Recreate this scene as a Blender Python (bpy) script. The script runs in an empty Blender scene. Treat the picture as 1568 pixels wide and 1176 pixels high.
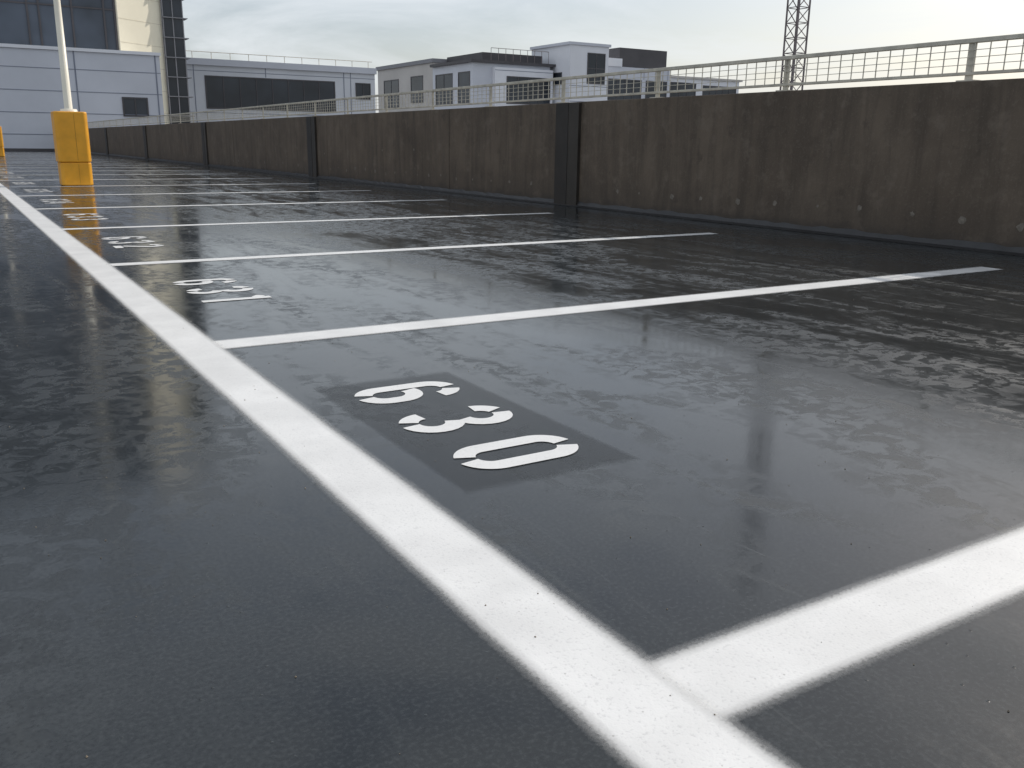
import bpy, bmesh, math, random
from mathutils import Matrix, Vector
random.seed(7)
sc=bpy.context.scene
COL=bpy.context.collection

# ---------------------------------------------------------------- materials
def newmat(name):
    m=bpy.data.materials.new(name); m.use_nodes=True
    nt=m.node_tree; b=nt.nodes["Principled BSDF"]
    return m,nt,b
def N(nt,t,**kw):
    n=nt.nodes.new(t)
    for k,v in kw.items():
        if k in n.inputs: n.inputs[k].default_value=v
        else: setattr(n,k,v)
    return n
def ramp(nt,fac,stops):
    r=nt.nodes.new("ShaderNodeValToRGB")
    el=r.color_ramp.elements
    while len(el)<len(stops): el.new(0.5)
    for e,(p,c) in zip(el,stops):
        e.position=p; e.color=c if len(c)==4 else (*c,1)
    nt.links.new(fac,r.inputs[0]); return r
def g(v): return (v,v,v,1)
def noise(nt,vec,scale,detail=4,rough=.55,dist=0):
    n=N(nt,"ShaderNodeTexNoise",Scale=scale,Detail=detail,Roughness=rough,Distortion=dist)
    if vec is not None: nt.links.new(vec,n.inputs["Vector"])
    return n
def mapping(nt,scale=(1,1,1),rot=(0,0,0)):
    tc=nt.nodes.new("ShaderNodeTexCoord")
    mp=nt.nodes.new("ShaderNodeMapping"); mp.inputs["Scale"].default_value=scale; mp.inputs["Rotation"].default_value=rot
    nt.links.new(tc.outputs["Object"],mp.inputs[0]); return mp.outputs[0]
def mathn(nt,op,a,b,clamp=False):
    n=nt.nodes.new("ShaderNodeMath"); n.operation=op; n.use_clamp=clamp
    for i,x in enumerate((a,b)):
        if x is None: continue
        if isinstance(x,(int,float)): n.inputs[i].default_value=x
        else: nt.links.new(x,n.inputs[i])
    return n.outputs[0]
def mix(nt,f,a,b):
    n=nt.nodes.new("ShaderNodeMix"); n.data_type='RGBA'
    for i,x in ((0,f),(6,a),(7,b)):
        if isinstance(x,(int,float,tuple)): n.inputs[i].default_value=x
        else: nt.links.new(x,n.inputs[i])
    return n.outputs[2]

def simple(name,col,rough=.6,metal=0,var=.12,scale=2.0,bump=0.0,spec=.5):
    m,nt,b=newmat(name)
    v=mapping(nt)
    n=noise(nt,v,scale,4)
    c1=tuple(max(0,c*(1-var)) for c in col)+(1,); c2=tuple(min(1,c*(1+var)) for c in col)+(1,)
    r=ramp(nt,n.outputs[0],[(.3,c1),(.7,c2)])
    nt.links.new(r.outputs[0],b.inputs["Base Color"])
    b.inputs["Roughness"].default_value=rough; b.inputs["Metallic"].default_value=metal
    b.inputs["Specular IOR Level"].default_value=spec
    if bump:
        n2=noise(nt,v,scale*25,2); bp=N(nt,"ShaderNodeBump",Strength=bump,Distance=.003)
        nt.links.new(n2.outputs[0],bp.inputs["Height"]); nt.links.new(bp.outputs[0],b.inputs["Normal"])
    return m

def deck_mat():
    m,nt,b=newmat("deck_coating")
    v=mapping(nt); L=nt.links.new
    big=noise(nt,v,.40,3,.55,.7)
    vs=mapping(nt,(2.6,.7,1),(0,0,math.radians(7)))       # squeegee strokes run along the aisle
    stroke=noise(nt,vs,1.3,4,.58,1.1)
    va=mapping(nt,(1.7,.30,1),(0,0,math.radians(-5)))
    arcs=noise(nt,va,.9,1,.4,.5)                           # faint tyre / squeegee lines
    ridge=mathn(nt,'ABSOLUTE',mathn(nt,'SUBTRACT',mathn(nt,'FRACT',mathn(nt,'MULTIPLY',arcs.outputs[0],12),None),.5),None)
    line=ramp(nt,ridge,[(.0,g(1)),(.07,g(0))]).outputs[0]
    line=mathn(nt,'MULTIPLY',line,ramp(nt,stroke.outputs[0],[(.45,g(0)),(.57,g(1))]).outputs[0])
    fine=noise(nt,v,15,4,.65,.8)
    grit=noise(nt,v,130,2,.6)
    cf=mathn(nt,'ADD',mathn(nt,'MULTIPLY',big.outputs[0],.5),mathn(nt,'MULTIPLY',stroke.outputs[0],.5))
    c=ramp(nt,cf,[(.38,(.0155,.0190,.0215)),(.62,(.032,.0370,.0395))])
    cc=mix(nt,mathn(nt,'MULTIPLY',line,.26),c.outputs[0],(.065,.072,.075,1))
    cc=mix(nt,ramp(nt,grit.outputs[0],[(.50,g(0)),(.68,g(.5))]).outputs[0],cc,(.048,.054,.057,1))
    cc=mix(nt,ramp(nt,grit.outputs[0],[(.34,g(.6)),(.46,g(0))]).outputs[0],cc,(.011,.013,.015,1))
    L(cc,b.inputs["Base Color"])
    a=mathn(nt,'ADD',mathn(nt,'MULTIPLY',stroke.outputs[0],.6),mathn(nt,'MULTIPLY',big.outputs[0],.4))
    mask=ramp(nt,a,[(.43,g(.10)),(.55,g(1))])
    spk=ramp(nt,fine.outputs[0],[(.45,g(0)),(.54,g(1))])
    both=mathn(nt,'MULTIPLY',mask.outputs[0],spk.outputs[0])
    r0=ramp(nt,a,[(.38,g(.075)),(.62,g(.16))])
    rr=mathn(nt,'ADD',r0.outputs[0],mathn(nt,'MULTIPLY',both,.20))
    rr=mathn(nt,'ADD',rr,mathn(nt,'MULTIPLY',line,.10))
    L(rr,b.inputs["Roughness"])
    b.inputs["Specular IOR Level"].default_value=.45
    h=mathn(nt,'MULTIPLY',grit.outputs[0],.040)
    h=mathn(nt,'ADD',h,mathn(nt,'MULTIPLY',both,.055))
    h=mathn(nt,'ADD',h,mathn(nt,'MULTIPLY',stroke.outputs[0],.20))
    h=mathn(nt,'ADD',h,mathn(nt,'MULTIPLY',line,.06))
    vo=N(nt,"ShaderNodeTexVoronoi",Scale=24.0); L(v,vo.inputs["Vector"])
    dots=ramp(nt,vo.outputs["Distance"],[(.03,g(.30)),(.07,g(0))])
    h=mathn(nt,'ADD',h,dots.outputs[0])
    bp=N(nt,"ShaderNodeBump",Strength=.5,Distance=.0023); L(h,bp.inputs["Height"]); L(bp.outputs[0],b.inputs["Normal"])
    return m
def paint_mat(name="line_paint",soft=True,lo=.68,hi=.81):
    m,nt,b=newmat(name); L=nt.links.new
    v=mapping(nt)
    n=noise(nt,v,5,3); n2=noise(nt,v,170,2); vo=N(nt,"ShaderNodeTexVoronoi",Scale=38.0); L(v,vo.inputs["Vector"])
    c=ramp(nt,n.outputs[0],[(.3,(lo,lo,lo*.985)),(.7,(hi,hi,hi*.985))])
    speck=mathn(nt,'MULTIPLY',mathn(nt,'LESS_THAN',vo.outputs["Distance"],.065),mathn(nt,'GREATER_THAN',n.outputs[0],.50))
    cc=mix(nt,mathn(nt,'MULTIPLY',speck,.5),c.outputs[0],(.25,.24,.22,1))
    cc=mix(nt,ramp(nt,n2.outputs[0],[(.30,g(.35)),(.42,g(0))]).outputs[0],cc,(.45,.45,.45,1))
    L(cc,b.inputs["Base Color"]); b.inputs["Roughness"].default_value=.40; b.inputs["Specular IOR Level"].default_value=.4
    bp=N(nt,"ShaderNodeBump",Strength=.3,Distance=.0015); L(mathn(nt,'SUBTRACT',n2.outputs[0],speck),bp.inputs["Height"]); L(bp.outputs[0],b.inputs["Normal"])
    if soft:
        uv=nt.nodes.new("ShaderNodeUVMap"); uv.uv_map="UVMap"
        sp=nt.nodes.new("ShaderNodeSeparateXYZ"); L(uv.outputs[0],sp.inputs[0])
        ax=mathn(nt,'ABSOLUTE',mathn(nt,'SUBTRACT',sp.outputs[0],.5),None)
        ax=mathn(nt,'ADD',ax,mathn(nt,'MULTIPLY',mathn(nt,'SUBTRACT',n2.outputs[0],.5),.06))
        ax=mathn(nt,'ADD',ax,mathn(nt,'MULTIPLY',mathn(nt,'SUBTRACT',n.outputs[0],.5),.05))
        al=ramp(nt,ax,[(.31,g(1)),(.37,g(.75)),(.425,g(.2)),(.49,g(0))])
        L(al.outputs[0],b.inputs["Alpha"])
    return m
def patch_mat():
    m,nt,b=newmat("fresh_coating"); L=nt.links.new
    v=mapping(nt); n=noise(nt,v,9,3)
    c=ramp(nt,n.outputs[0],[(.3,(.020,.023,.025)),(.7,(.027,.030,.032))]); L(c.outputs[0],b.inputs["Base Color"])
    b.inputs["Roughness"].default_value=.28; b.inputs["Specular IOR Level"].default_value=.35
    uv=nt.nodes.new("ShaderNodeUVMap"); uv.uv_map="UVMap"
    sp=nt.nodes.new("ShaderNodeSeparateXYZ"); L(uv.outputs[0],sp.inputs[0])
    e=None
    for o in (0,1):
        d=mathn(nt,'SUBTRACT',.5,mathn(nt,'ABSOLUTE',mathn(nt,'SUBTRACT',sp.outputs[o],.5),None))
        e=d if e is None else mathn(nt,'MINIMUM',e,d)
    e=mathn(nt,'ADD',e,mathn(nt,'MULTIPLY',mathn(nt,'SUBTRACT',n.outputs[0],.5),.03))
    al=ramp(nt,e,[(.004,g(0)),(.04,g(.42))]); L(al.outputs[0],b.inputs["Alpha"])
    bp=N(nt,"ShaderNodeBump",Strength=.2,Distance=.001); L(noise(nt,v,210,1).outputs[0],bp.inputs["Height"]); L(bp.outputs[0],b.inputs["Normal"])
    return m
def wall_mat():
    m,nt,b=newmat("wall_concrete"); L=nt.links.new
    v=mapping(nt); vv=mapping(nt,(1,3,.35))
    n=noise(nt,v,.9,5,.65,.4); st=noise(nt,vv,2.2,5,.62,.3); f=noise(nt,v,60,3,.6); med=noise(nt,v,4.5,5,.68)
    c=ramp(nt,n.outputs[0],[(.3,(.100,.076,.056)),(.7,(.168,.130,.096))])
    c1=mix(nt,ramp(nt,st.outputs[0],[(.43,g(0)),(.70,g(.7))]).outputs[0],c.outputs[0],(.066,.052,.040,1))
    c1=mix(nt,ramp(nt,med.outputs[0],[(.55,g(0)),(.72,g(.42))]).outputs[0],c1,(.235,.19,.15,1))
    c1=mix(nt,ramp(nt,med.outputs[0],[(.28,g(.55)),(.42,g(0))]).outputs[0],c1,(.058,.046,.036,1))
    c1=mix(nt,ramp(nt,f.outputs[0],[(.55,g(0)),(.7,g(.3))]).outputs[0],c1,(.21,.175,.14,1))
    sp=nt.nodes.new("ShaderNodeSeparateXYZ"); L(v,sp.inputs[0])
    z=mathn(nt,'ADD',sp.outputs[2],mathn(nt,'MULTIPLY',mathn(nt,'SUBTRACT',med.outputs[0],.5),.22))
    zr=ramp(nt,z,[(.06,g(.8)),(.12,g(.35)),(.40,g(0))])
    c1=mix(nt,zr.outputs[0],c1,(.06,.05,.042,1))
    L(c1,b.inputs["Base Color"]); b.inputs["Roughness"].default_value=.6; b.inputs["Specular IOR Level"].default_value=.3
    bp=N(nt,"ShaderNodeBump",Strength=.35,Distance=.004); L(mathn(nt,'ADD',f.outputs[0],mathn(nt,'MULTIPLY',med.outputs[0],2)),bp.inputs["Height"]); L(bp.outputs[0],b.inputs["Normal"])
    return m
def glass_mat(name,col,rough=.08):
    m,nt,b=newmat(name)
    v=mapping(nt); n=noise(nt,v,.25,3)
    c=ramp(nt,n.outputs[0],[(.35,tuple(x*.6 for x in col)),(.65,tuple(x*1.4 for x in col))])
    nt.links.new(c.outputs[0],b.inputs["Base Color"])
    b.inputs["Roughness"].default_value=rough; b.inputs["Specular IOR Level"].default_value=.4
    return m

M_deck=deck_mat(); M_line=paint_mat(); M_num=paint_mat("number_paint",False,.70,.80)
M_line_grey=paint_mat("grey_line_paint",True,.5,.66)  # greyer tone for the wall-side ends of the stall lines
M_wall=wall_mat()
M_patch=patch_mat()
M_mem=simple("membrane_upstand",(.026,.026,.027),.40,var=.25,scale=5,bump=.5)
M_pil=simple("dark_pilaster",(.024,.020,.017),.5,var=.3,scale=3,bump=.3)
M_pil2=simple("brown_pilaster",(.036,.030,.024),.5,var=.3,scale=3,bump=.3)
M_blot=simple("patch_mortar",(.19,.165,.135),.8,var=.35,scale=30)
M_joint=simple("joint_sealant",(.05,.045,.04),.7)
M_galv=simple("galvanised_steel",(.58,.54,.45),.5,metal=.1,var=.2,scale=8)
M_yel=simple("yellow_padding",(.86,.40,.025),.42,var=.10,scale=5,bump=.15)
M_yel2=simple("yellow_seam",(.50,.26,.02),.6)
M_pole=simple("pole_paint",(.84,.79,.66),.4,var=.06)
M_pan=simple("panel_white_grey",(.61,.63,.69),.35,var=.06,scale=.4)
M_pan2=simple("panel_light",(.80,.81,.85),.45,var=.05,scale=.3)
M_pan3=simple("panel_mid_grey",(.68,.70,.74),.45,var=.06,scale=.3)
M_pjoint=simple("panel_joint",(.22,.24,.30),.6)
M_cream=simple("cream_cladding",(.92,.86,.68),.6,var=.04,scale=.5)
M_creamj=simple("cream_joint",(.70,.64,.50),.6)
M_grey=simple("grey_cladding",(.26,.26,.28),.6,var=.08,scale=.4)
M_beige=simple("beige_render",(.58,.55,.52),.7,var=.07,scale=.3)
M_dark=simple("dark_cladding",(.075,.07,.075),.5,var=.15,scale=.5)
M_gl=glass_mat("window_glass",(.030,.037,.048)); M_gl2=glass_mat("curtain_glass",(.06,.075,.10),.12)
M_steel=simple("mast_steel",(.20,.17,.17),.5,metal=.1)
M_city=simple("street_ground",(.12,.12,.12),.9,var=.4,scale=.02)
M_peb=simple("grit",(.22,.18,.13),.8,var=.6,scale=60)

# ---------------------------------------------------------------- mesh helpers
def obj_from(name,verts,faces,mat,parent=None,uvs=None,bevel=0,smooth=False):
    me=bpy.data.meshes.new(name); me.from_pydata(verts,[],faces); me.update()
    o=bpy.data.objects.new(name,me); COL.objects.link(o)
    for mm in (mat if isinstance(mat,(list,tuple)) else [mat]): me.materials.append(mm)
    if uvs:
        ul=me.uv_layers.new(name="UVMap")
        for p in me.polygons:
            for li in p.loop_indices: ul.data[li].uv=uvs[me.loops[li].vertex_index]
    if bevel:
        md=o.modifiers.new("bevel",'BEVEL'); md.width=bevel; md.segments=3; md.limit_method='ANGLE'
    if parent: o.parent=parent
    return o
def empty(name,loc=(0,0,0)):
    e=bpy.data.objects.new(name,None); COL.objects.link(e); return e
class MB:   # mesh builder
    def __init__(s): s.v=[];s.f=[];s.uv=[]
    def box(s,x0,x1,y0,y1,z0,z1):
        b=len(s.v)
        s.v+=[(x0,y0,z0),(x1,y0,z0),(x1,y1,z0),(x0,y1,z0),(x0,y0,z1),(x1,y0,z1),(x1,y1,z1),(x0,y1,z1)]
        s.f+=[tuple(b+i for i in q) for q in ((0,3,2,1),(4,5,6,7),(0,1,5,4),(1,2,6,5),(2,3,7,6),(3,0,4,7))]
    def beam(s,a,b_,r,n=6):
        a=Vector(a);b_=Vector(b_);d=(b_-a).normalized()
        u=d.orthogonal().normalized();w=d.cross(u);k=len(s.v)
        for p in (a,b_):
            for i in range(n):
                t=2*math.pi*i/n; s.v.append(tuple(p+u*r*math.cos(t)+w*r*math.sin(t)))
        for i in range(n): s.f.append((k+i,k+(i+1)%n,k+n+(i+1)%n,k+n+i))
        s.f.append(tuple(k+n-1-i for i in range(n))); s.f.append(tuple(k+n+i for i in range(n)))
    def make(s,name,mat,parent=None,**kw): return obj_from(name,s.v,s.f,mat,parent,**kw)
def box(name,x0,x1,y0,y1,z0,z1,mat,parent=None,bevel=0):
    m=MB();m.box(x0,x1,y0,y1,z0,z1);return m.make(name,mat,parent,bevel=bevel)

# ---------------------------------------------------------------- deck
WX=6.508; WH=1.214
obj_from("roof_deck_ground",[(-40,-30,0),(WX+.2,-30,0),(WX+.2,56.2,0),(-40,56.2,0),(-40,-30,-.5),(WX+.2,-30,-.5),(WX+.2,56.2,-.5),(-40,56.2,-.5)],
   [(0,1,2,3),(4,5,1,0),(5,6,2,1),(6,7,3,2),(7,4,0,3)],M_deck)
obj_from("city_ground",[(-3000,-3000,-15),(3000,-3000,-15),(3000,3000,-15),(-3000,3000,-15)],[(0,1,2,3)],M_city)

def strip(name,pts,width,z,mat):
    """painted strip following pts (x,y); width includes overspray"""
    v=[];f=[];uv=[]
    P=[Vector((a,b)) for a,b in pts]
    for i,p in enumerate(P):
        d=(P[min(i+1,len(P)-1)]-P[max(i-1,0)]).normalized(); n=Vector((-d.y,d.x))
        v+=[(p.x+n.x*width/2,p.y+n.y*width/2,z),(p.x-n.x*width/2,p.y-n.y*width/2,z)]
        uv+=[(0,i),(1,i)]
    for i in range(len(P)-1): k=2*i; f.append((k+1,k+3,k+2,k))
    return obj_from(name,v,f,mat,uvs=uv)
Y1=.804; SP=2.5
WF=1.33
strip("aisle_line",[(.702,-8),(.702,56)],.148*WF,.0022,M_line)
for i in range(-2,22):
    y=Y1+SP*i; wl=.142 if i in (0,1) else .115
    if y>55: break
    strip("stall_line",[(.69,y),(4.97,y-.015*(i>0))],wl*WF,.0016,M_line)
    strip("stall_line_end",[(4.93,y-.02),(5.6,y-.02)],wl*.95*WF,.0024,M_line_grey)
    v=[];n=14
    for k in range(n):
        t=2*math.pi*k/n; r=1+random.uniform(-.12,.12)
        v.append((4.95+.09*r*math.cos(t),y-.02+.062*r*math.sin(t),.0032))
    obj_from("paint_overlap",v,[tuple(range(n))],M_num)

# stencilled numbers
def arc(cx,cy,rx,ry,a0,a1,n=12):
    return [(cx+rx*math.cos(math.radians(a0+(a1-a0)*i/n)),cy+ry*math.sin(math.radians(a0+(a1-a0)*i/n))) for i in range(n+1)]
R_=.062;T=.235;B=.085
DG={
 '0':[arc(0,T,R_,R_,98,180)+arc(0,B,R_,R_,180,252),arc(0,T,R_,R_,72,0)+arc(0,B,R_,R_,0,-82)],
 '6':[arc(0,T,R_,R_,4,72),arc(0,T,R_,R_,98,180)+arc(0,B,R_,R_,180,252),arc(0,B,R_,R_,-82,0)+arc(0,.112,R_,R_,0,112)],
 '3':[arc(0,T,R_,R_,176,112),arc(0,T,R_,R_,88,-80),arc(0,B,R_,R_,80,-88),arc(0,B,R_,R_,-112,-176)],
 '1':[[(.0,.0),(.0,.32)],[(-.055,.255),(-.025,.29)]],
 '2':[arc(0,T,R_,R_,176,112),arc(0,T,R_,R_,88,-35)+[(-.045,.06)],[(-.07,.023),(.075,.023)]],
 '4':[[(.012,.31),(-.055,.125)],[(-.078,.09),(.078,.09)],[(.036,0),(.036,.062)],[(.036,.118),(.036,.22)]],
 '5':[[(-.06,.297),(.065,.297)],[(-.052,.268),(-.052,.175)],arc(0,.1,R_,.077,110,-60),arc(0,.1,R_,.077,-95,-165)],
 '7':[[(-.07,.297),(.075,.297)],[(.052,.265),(-.02,0)]],
}
def ribbon(pts,t,org,z,v,f):
    P=[Vector(p) for p in pts];k=len(v)
    for i,p in enumerate(P):
        d=(P[min(i+1,len(P)-1)]-P[max(i-1,0)]).normalized();n=Vector((-d.y,d.x))
        for s in (1,-1):
            q=p+n*s*t/2
            v.append((org[0]+q.y,org[1]-q.x,z))
    for i in range(len(P)-1): a=k+2*i; f.append((a,a+1,a+3,a+2))
for i in range(0,12):
    txt=str(630+i) if i<8 else "6"+str(30+i-6)
    v=[];f=[];zz=.0016
    for j,ch in enumerate(txt):
        if ch not in DG: ch='5'
        yc=2.385-.31*j+SP*i
        for rb in DG[ch]:
            ribbon(rb,.053,(.948,yc),zz,v,f); zz+=.00008
    o=obj_from("stall_number",v,f,M_num)
    bm=bmesh.new();bm.from_mesh(o.data)
    for fc in bm.faces:
        if fc.normal.z<0: fc.normal_flip()
    bm.to_mesh(o.data);bm.free()
    if i==0:
        obj_from("stencil_patch",[(.865,1.575,.0007),(1.345,1.565,.0007),(1.335,2.57,.0007),(.87,2.58,.0007)],[(0,1,2,3)],M_patch,uvs=[(0,0),(1,0),(1,1),(0,1)])

# grit on the deck
mb=MB()
for i in range(620):
    x=random.uniform(-1.2,4.5); y=random.uniform(.25,6)
    s=random.uniform(.0008,.0022)
    k=len(mb.v)
    for dx,dy,dz in ((1,0,0),(0,1,0),(-1,0,0),(0,-1,0),(0,0,1.1)):
        mb.v.append((x+dx*s*random.uniform(.6,1.3),y+dy*s*random.uniform(.6,1.3),.0005+(0.0018 if .62<x<.79 else 0)+dz*s))
    mb.f+=[(k,k+1,k+4),(k+1,k+2,k+4),(k+2,k+3,k+4),(k+3,k,k+4)]
mb.make("grit_scatter",M_peb)

# ---------------------------------------------------------------- parapet wall
wall=empty("concrete_parapet_wall")
PY=[-17.7,-8.7,.3,9.28,18.35,27.35,36.3,45.6]
js=sorted([-4,3.2-8.9,-13,4.75-9,12.4,17.55,21.6,24.4,30.4,33.2,39.5,42.3,49])
prev=-29.9
n=0
for y in js+[56.1]:
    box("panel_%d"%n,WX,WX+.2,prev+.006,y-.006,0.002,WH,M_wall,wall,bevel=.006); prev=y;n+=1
mb=MB(); mb.box(WX+.012,WX+.19,-29.8,56,.01,WH-.01); mb.make("joint_backing",M_joint,wall)
mb=MB();mc=MB()
for y in PY:
    mb.box(WX-.045,WX+.02,y-.02,y+.24,.004,WH-.008)
    mc.box(WX-.040,WX+.02,y-.23,y-.0202,.004,WH-.010)
mb.make("dark_pilaster",M_pil,wall,bevel=.002); mc.make("brown_pilaster",M_pil2,wall,bevel=.002)
v=[];f=[];k=0;y=-29.9
while y<56:
    hh=.055+random.uniform(-.008,.012)
    v+=[(WX-.075,y,.0015),(WX-.03,y,.018),(WX-.004,y,hh)]
    if k: 
        a=3*(k-1); f+=[(a,a+3,a+4,a+1),(a+1,a+4,a+5,a+2)]
    k+=1; y+=.11 if y>0 else 1
obj_from("membrane_upstand",v,f,M_mem,wall)
mb=MB()
def blot(y,z,r):
    k=len(mb.v);n=12
    for i in range(n):
        t=2*math.pi*i/n; q=r*random.uniform(.7,1.25)
        mb.v.append((WX-.002,y+q*math.cos(t),z+q*math.sin(t)))
    mb.f.append(tuple(k+n-1-i for i in range(n)))
y=2.4
while y<30:
    if min(abs(y-p) for p in PY)>.5:
        blot(y+random.uniform(-.03,.03),.225+random.uniform(-.03,.03),random.uniform(.012,.034))
        if random.random()<.28: blot(y+random.uniform(-.3,.3),random.uniform(.35,.7),random.uniform(.010,.026))
    y+=.47+random.uniform(-.08,.08)
mb.make("mortar_fillings",M_blot,wall)

# ---------------------------------------------------------------- railing
rail=empty("mesh_guard_railing")
RX=WX+.10
mb=MB()
y=4.27-1.77*18
ys=[]
while y<56: ys.append(y); y+=1.77
for y in ys:
    mb.box(RX-.006,RX+.006,y-.030,y+.030,WH,1.485)
    mb.box(RX-.05,RX+.05,y-.07,y+.07,WH,WH+.012)
mb.make("posts",M_galv,rail)
mb=MB(); mb.box(RX-.026,RX+.022,-29,56,1.487,1.520); mb.make("top_rail",M_galv,rail,bevel=.004)
mb=MB(); mb.box(RX-.018,RX+.015,-29,56,1.262,1.285); mb.make("bottom_rail",M_galv,rail,bevel=.003)
mb=MB()
y=-8
while y<56:
    mb.box(RX-.021,RX-.015,y-.0036,y+.0036,1.284,1.486); y+=.12
for z in (1.335,1.386,1.437): mb.box(RX-.0252,RX-.0212,-8,56,z-.0024,z+.0024)
mb.make("wire_mesh",M_galv,rail)

# ---------------------------------------------------------------- padded light poles
def pole(x,y):
    e=empty("padded_light_pole")
    def pad(z0,z1,w,nm,off=0):
        b=MB();k=0;c=w*.2
        prof=[(-w+c,-w),(w-c,-w),(w,-w+c),(w,w-c),(w-c,w),(-w+c,w),(-w,w-c),(-w,-w+c)]
        for z in (z0,z1):
            for p in prof: b.v.append((x+off+p[0],y+p[1],z))
        n=8
        for i in range(n): b.f.append((i,(i+1)%n,n+(i+1)%n,n+i))
        b.f.append(tuple(range(n-1,-1,-1)));b.f.append(tuple(range(n,2*n)))
        return b.make(nm,M_yel,e,bevel=.02)
    pad(.005,.36,.225,"lower_pad"); pad(.362,1.12,.236,"upper_pad",-.006)
    b=MB()
    b.box(x+.03,x+.036,y-.2385,y-.20,.39,1.09); b.make("upper_seam",M_yel2,e)
    b=MB()
    b.box(x+.03,x+.036,y-.2275,y-.20,.03,.33); b.make("lower_seam",M_yel2,e)
    b=MB();n=16;k=0
    for z,r in ((1.121,.13),(1.16,.115),(1.165,.06),(3,.047),(6.5,.038)):
        for i in range(n):
            t=2*math.pi*i/n;b.v.append((x+r*math.cos(t),y+r*math.sin(t),z))
    for j in range(4):
        for i in range(n): b.f.append((j*n+i,j*n+(i+1)%n,(j+1)*n+(i+1)%n,(j+1)*n+i))
    b.f.append(tuple(4*n+i for i in range(n)))
    o=b.make("pole",M_pole,e)
    for p in o.data.polygons: p.use_smooth=True
    b=MB(); b.box(x-.14,x+.14,y-.5,y+.12,6.5,6.6); b.make("lamp_head",M_pole,e,bevel=.02)
pole(1.79,16.1); pole(1.90,40.9)

# ---------------------------------------------------------------- buildings
def win(parent,face,a0,a1,z0,z1,p,nm,nv=0,nh=0,gl=None,fr=None,t=.08):
    gl=gl or M_gl; fr=fr or M_dark
    def bx(m,a,b,c,d,q0,q1):
        if face=='y': m.box(a,b,p-q1,p-q0,c,d)
        else: m.box(p-q1,p-q0,a,b,c,d)
    m=MB(); bx(m,a0,a1,z0,z1,-.05,.012); m.make(nm+"_glass",gl,parent)
    m=MB()
    bx(m,a0-t,a0,z0-t,z1+t,-.04,.05);bx(m,a1,a1+t,z0-t,z1+t,-.04,.05)
    bx(m,a0,a1,z1,z1+t,-.04,.05);bx(m,a0,a1,z0-t,z0,-.04,.07)
    for i in range(nv):
        a=a0+(a1-a0)*(i+1)/(nv+1); bx(m,a-t*.4,a+t*.4,z0,z1,0,.045)
    for i in range(nh):
        z=z0+(z1-z0)*(i+1)/(nh+1); bx(m,a0,a1,z-t*.4,z+t*.4,0,.040)
    m.make(nm+"_frame",fr,parent)
A=empty("panelled_building")
box("body",-30,11.2,56.3,66,-15,5.25,M_pan,A)
box("coping",-30,11.26,56.2,66.1,5.252,5.42,M_pan2,A)
m=MB()
for z in (.90,2.03,3.17,4.32): m.box(-30,11.19,56.285,56.31,z-.018,z+.018)
for x in (6.79,-.6,-8,10.95): m.box(x-.035,x+.035,56.28,56.31,.01,5.25)
m.make("panel_joints",M_pjoint,A)
box("base_channel",-30,11.1,56.21,56.28,.01,.16,M_dark,A)
win(A,'y',9.1,10.3,2.02,2.90,56.3,"window",1)
Tw=empty("office_tower")
box("body",-30,10.1,62.3,80,-15,22,M_grey,Tw)
m=MB();m2=MB()
m.box(-30,10.1,62.24,62.298,5.0,22);m.make("curtain_wall",M_gl2,Tw)
x=10.0;k=0
while x>-28: m2.box(x-.05,x+.05,62.15,62.237,5,22); x-=1.75 if k%3 else .6;k+=1
for z in (8.2,11.8,15.4,19): m2.box(-30,10.05,62.18,62.238,z-.04,z+.04)
m2.make("mullions",M_dark,Tw)
m=MB()
for z in (10.54,14.14,17.74): m.box(-30,10.04,62.2,62.236,z,z+1.2)
m.make("spandrels",M_grey,Tw)
ang=math.radians(35)
def canted(x0,y0,L,th,z0,z1,nm,mat,off=0):
    d=Vector((math.cos(ang),math.sin(ang)));n=Vector((math.sin(ang),-math.cos(ang)))
    a=Vector((x0,y0))+n*off;b=a+d*L;c=b-n*th;e=a-n*th
    v=[(p.x,p.y,z) for z in (z0,z1) for p in (a,b,c,e)]
    obj_from(nm,v,[(0,3,2,1),(4,5,6,7),(0,1,5,4),(1,2,6,5),(2,3,7,6),(3,0,4,7)],mat,Tw)
canted(10.15,62.1,3.55,3,-15,22,"cream_pier",M_cream)
z=1.0;k=0
while z<22: canted(10.16,62.11,3.53,.1,z,z+.03,"pier_joint_%d"%k,M_creamj,.012); z+=1.35;k+=1
box("stair_glazing",13.08,14.35,64.0,72,-15,22,M_gl,Tw)
m=MB();z=2.2
while z<22: m.box(13.1,14.62,63.8,64.8,z,z+.05); z+=1.2
for x in (13.1,13.7,14.32): m.box(x,x+.06,63.93,63.99,-5,22)
m.make("louvre_fins",M_grey,Tw)
Bb=empty("long_low_building")
box("body",15.5,32.4,75.3,90,-15,6.3,M_pan3,Bb)
box("fascia",15.4,32.5,75.1,90.1,6.302,6.78,M_pan,Bb)
win(Bb,'y',18.3,28.7,3.2,5.46,75.3,"ribbon_window",7,0,t=.1)
win(Bb,'y',30.7,31.9,4.3,5.46,75.3,"side_window",1)
m=MB()
for x in (17.4,29.6,30.2): m.box(x-.03,x+.03,75.28,75.31,-5,6.3)
m.box(23-.03,23+.03,75.28,75.31,5.6,6.3)
for z in (2.8,5.9): m.box(15.5,32.4,75.282,75.312,z-.02,z+.02)
m.make("joints",M_pjoint,Bb)
m=MB()
for i in range(12):
    x=16+i*1.45; m.beam((x,75.6,6.78),(x,75.6,7.3),.025)
m.beam((15.6,75.6,7.3),(32.3,75.6,7.3),.025)
m.make("roof_rail",M_galv,Bb)
C=empty("office_complex")
box("beige_wing",51,64,101,117.5,-15,9.9,M_beige,C)
box("beige_wing_roof",50.8,64.2,100.9,117.7,9.902,10.35,M_grey,C)
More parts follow.
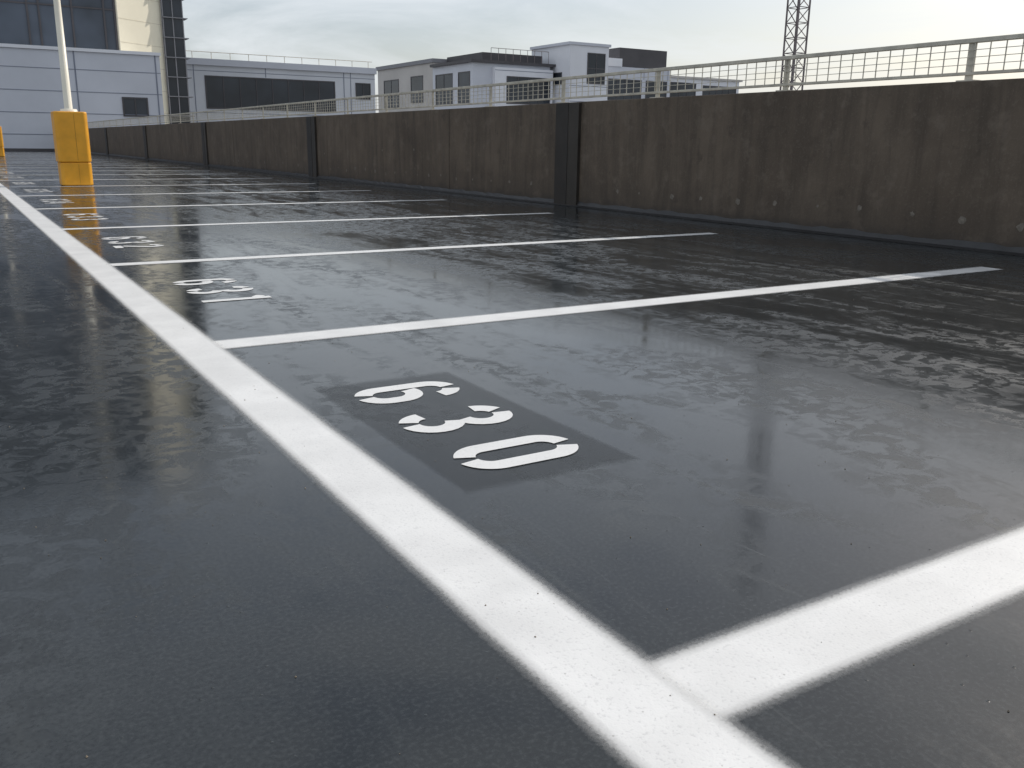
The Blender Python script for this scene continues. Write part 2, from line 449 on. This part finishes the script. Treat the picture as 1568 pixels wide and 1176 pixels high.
box("blue_wing",50.8,61,91.2,100.88,-15,9.3,M_pan,C)
box("blue_wing_roof",50.4,62,90.8,100.86,9.302,9.6,M_dark,C)
box("roof_plant",52.5,60.4,92,100.5,9.602,10.5,M_dark,C)
box("front_block",53.3,61,90.6,91.19,-15,8.9,M_pan2,C)
win(C,'x',111.0,115.4,5.2,8.4,51,"beige_window_a",1,t=.12)
win(C,'x',104.0,107.2,5.6,8.5,51,"beige_window_b",0,t=.12)
win(C,'x',96.0,100,5.2,8.3,50.8,"blue_window_a",1,1,t=.12)
win(C,'x',91.9,94.4,5.2,8.3,50.8,"blue_window_b",0,1,t=.12)
win(C,'y',54.9,60.5,5.2,7.9,90.6,"front_window",3,0,t=.12)
box("white_block",61.5,66.9,88,96,-15,11.55,M_pan2,C)
box("white_block_cap",61.3,67.1,87.85,96.1,11.552,11.85,M_pan,C)
win(C,'y',64.0,66.3,7.6,10.7,88,"block_window",1,1,t=.12)
win(C,'x',89.6,94,7.4,8.6,61.5,"block_side_window",1)
box("grey_block",66.92,77.5,89.5,99,-15,9.7,M_pan,C)
box("dark_plant_room",70,77.3,90,98,9.702,11.9,M_dark,C)
box("white_parapet",66.93,70,89.4,97,9.702,10.6,M_pan2,C)
win(C,'y',68.2,73,6.0,8.2,89.5,"grey_window_a",3,t=.12)
win(C,'y',73.9,77.0,6.0,8.2,89.5,"grey_window_b",1,t=.12)
box("low_annex",77.52,90,90.2,99,-15,8.9,M_pan2,C)
box("low_annex_roof",77.52,90.4,90.0,99,8.902,9.15,M_beige,C)
win(C,'y',78.4,82.4,6.2,8.3,90.2,"annex_window_a",2,t=.12); win(C,'y',83.8,89.4,6.2,8.1,90.2,"annex_window_b",4,t=.12)
m=MB()
for z in (4.4,8.6): m.box(53.3,60.98,90.58,90.61,z-.03,z+.03)
for z in (5.5,7.2): m.box(61.5,66.9,87.98,88.01,z-.03,z+.03)
for x in (68,73.45,77.2): m.box(x-.03,x+.03,89.478,89.51,8.4,9.7)
m.make("joints",M_pjoint,C)
m=MB()
for i in range(9): m.beam((53+i*.95,91,9.6),(53+i*.95,91,10.9),.03)
m.beam((53,91,10.9),(60.6,91,10.9),.03); m.make("roof_rail",M_steel,C)

mb=MB(); cx,cy,w=49.8,45,.5
H0,H1=-15,34
for sx in (-1,1):
    for sy in (-1,1): mb.beam((cx+sx*w,cy+sy*w,H0),(cx+sx*w,cy+sy*w,H1),.07)
z=H0
while z<H1-1:
    for (a,b) in (((-1,-1),(1,-1)),((1,-1),(1,1)),((1,1),(-1,1)),((-1,1),(-1,-1))):
        A0=(cx+a[0]*w,cy+a[1]*w);B0=(cx+b[0]*w,cy+b[1]*w)
        mb.beam((*A0,z),(*B0,z+.95),.032,4);mb.beam((*A0,z),(*B0,z),.032,4)
    z+=.95
mb.make("lattice_mast",M_steel)

# ---------------------------------------------------------------- light
AZ=math.radians(80); EL=math.radians(35)     # azimuth from +Y toward +X
sd=Vector((math.sin(AZ)*math.cos(EL),math.cos(AZ)*math.cos(EL),math.sin(EL)))
sun=bpy.data.lights.new("sun","SUN"); sun.energy=2.6; sun.angle=math.radians(.6); sun.color=(1,.93,.84)
so=bpy.data.objects.new("sun",sun); COL.objects.link(so)
so.rotation_euler=sd.to_track_quat('Z','Y').to_euler()
w=bpy.data.worlds.new("World"); sc.world=w; w.use_nodes=True
nt=w.node_tree; bg=nt.nodes["Background"]
sky=nt.nodes.new("ShaderNodeTexSky"); sky.sky_type='NISHITA'; sky.sun_disc=False
sky.sun_elevation=EL; sky.sun_rotation=AZ; sky.air_density=1.0; sky.dust_density=2.4; sky.ozone_density=1.4
tc=nt.nodes.new("ShaderNodeTexCoord"); mp=nt.nodes.new("ShaderNodeMapping"); mp.inputs["Scale"].default_value=(1,1,5)
nt.links.new(tc.outputs["Generated"],mp.inputs[0])
nz=noise(nt,mp.outputs[0],2.4,7,.6,.7)
cr=ramp(nt,nz.outputs[0],[(.36,g(.28)),(.64,g(.84))])
cl=mix(nt,cr.outputs[0],sky.outputs[0],(8.4,8.8,9.2,1))
nt.links.new(cl,bg.inputs[0]); bg.inputs[1].default_value=.104

# ---------------------------------------------------------------- camera
cam=bpy.data.cameras.new("camera"); co=bpy.data.objects.new("camera",cam); COL.objects.link(co)
cam.sensor_width=36; cam.lens=31.76; cam.clip_start=.05; cam.clip_end=8000
yaw,pit,rol=.55374,.25974,-.01313
f=Vector((math.sin(yaw)*math.cos(pit),math.cos(yaw)*math.cos(pit),-math.sin(pit)))
r=Vector((math.cos(yaw),-math.sin(yaw),0)); d=f.cross(r)
r2=math.cos(rol)*r+math.sin(rol)*d; d2=-math.sin(rol)*r+math.cos(rol)*d
Mx=Matrix(((r2.x,-d2.x,-f.x,0),(r2.y,-d2.y,-f.y,0),(r2.z,-d2.z,-f.z,.7244),(0,0,0,1)))
co.matrix_world=Mx; sc.camera=co
sc.view_settings.view_transform='Standard'; sc.view_settings.look='None'; sc.view_settings.exposure=0
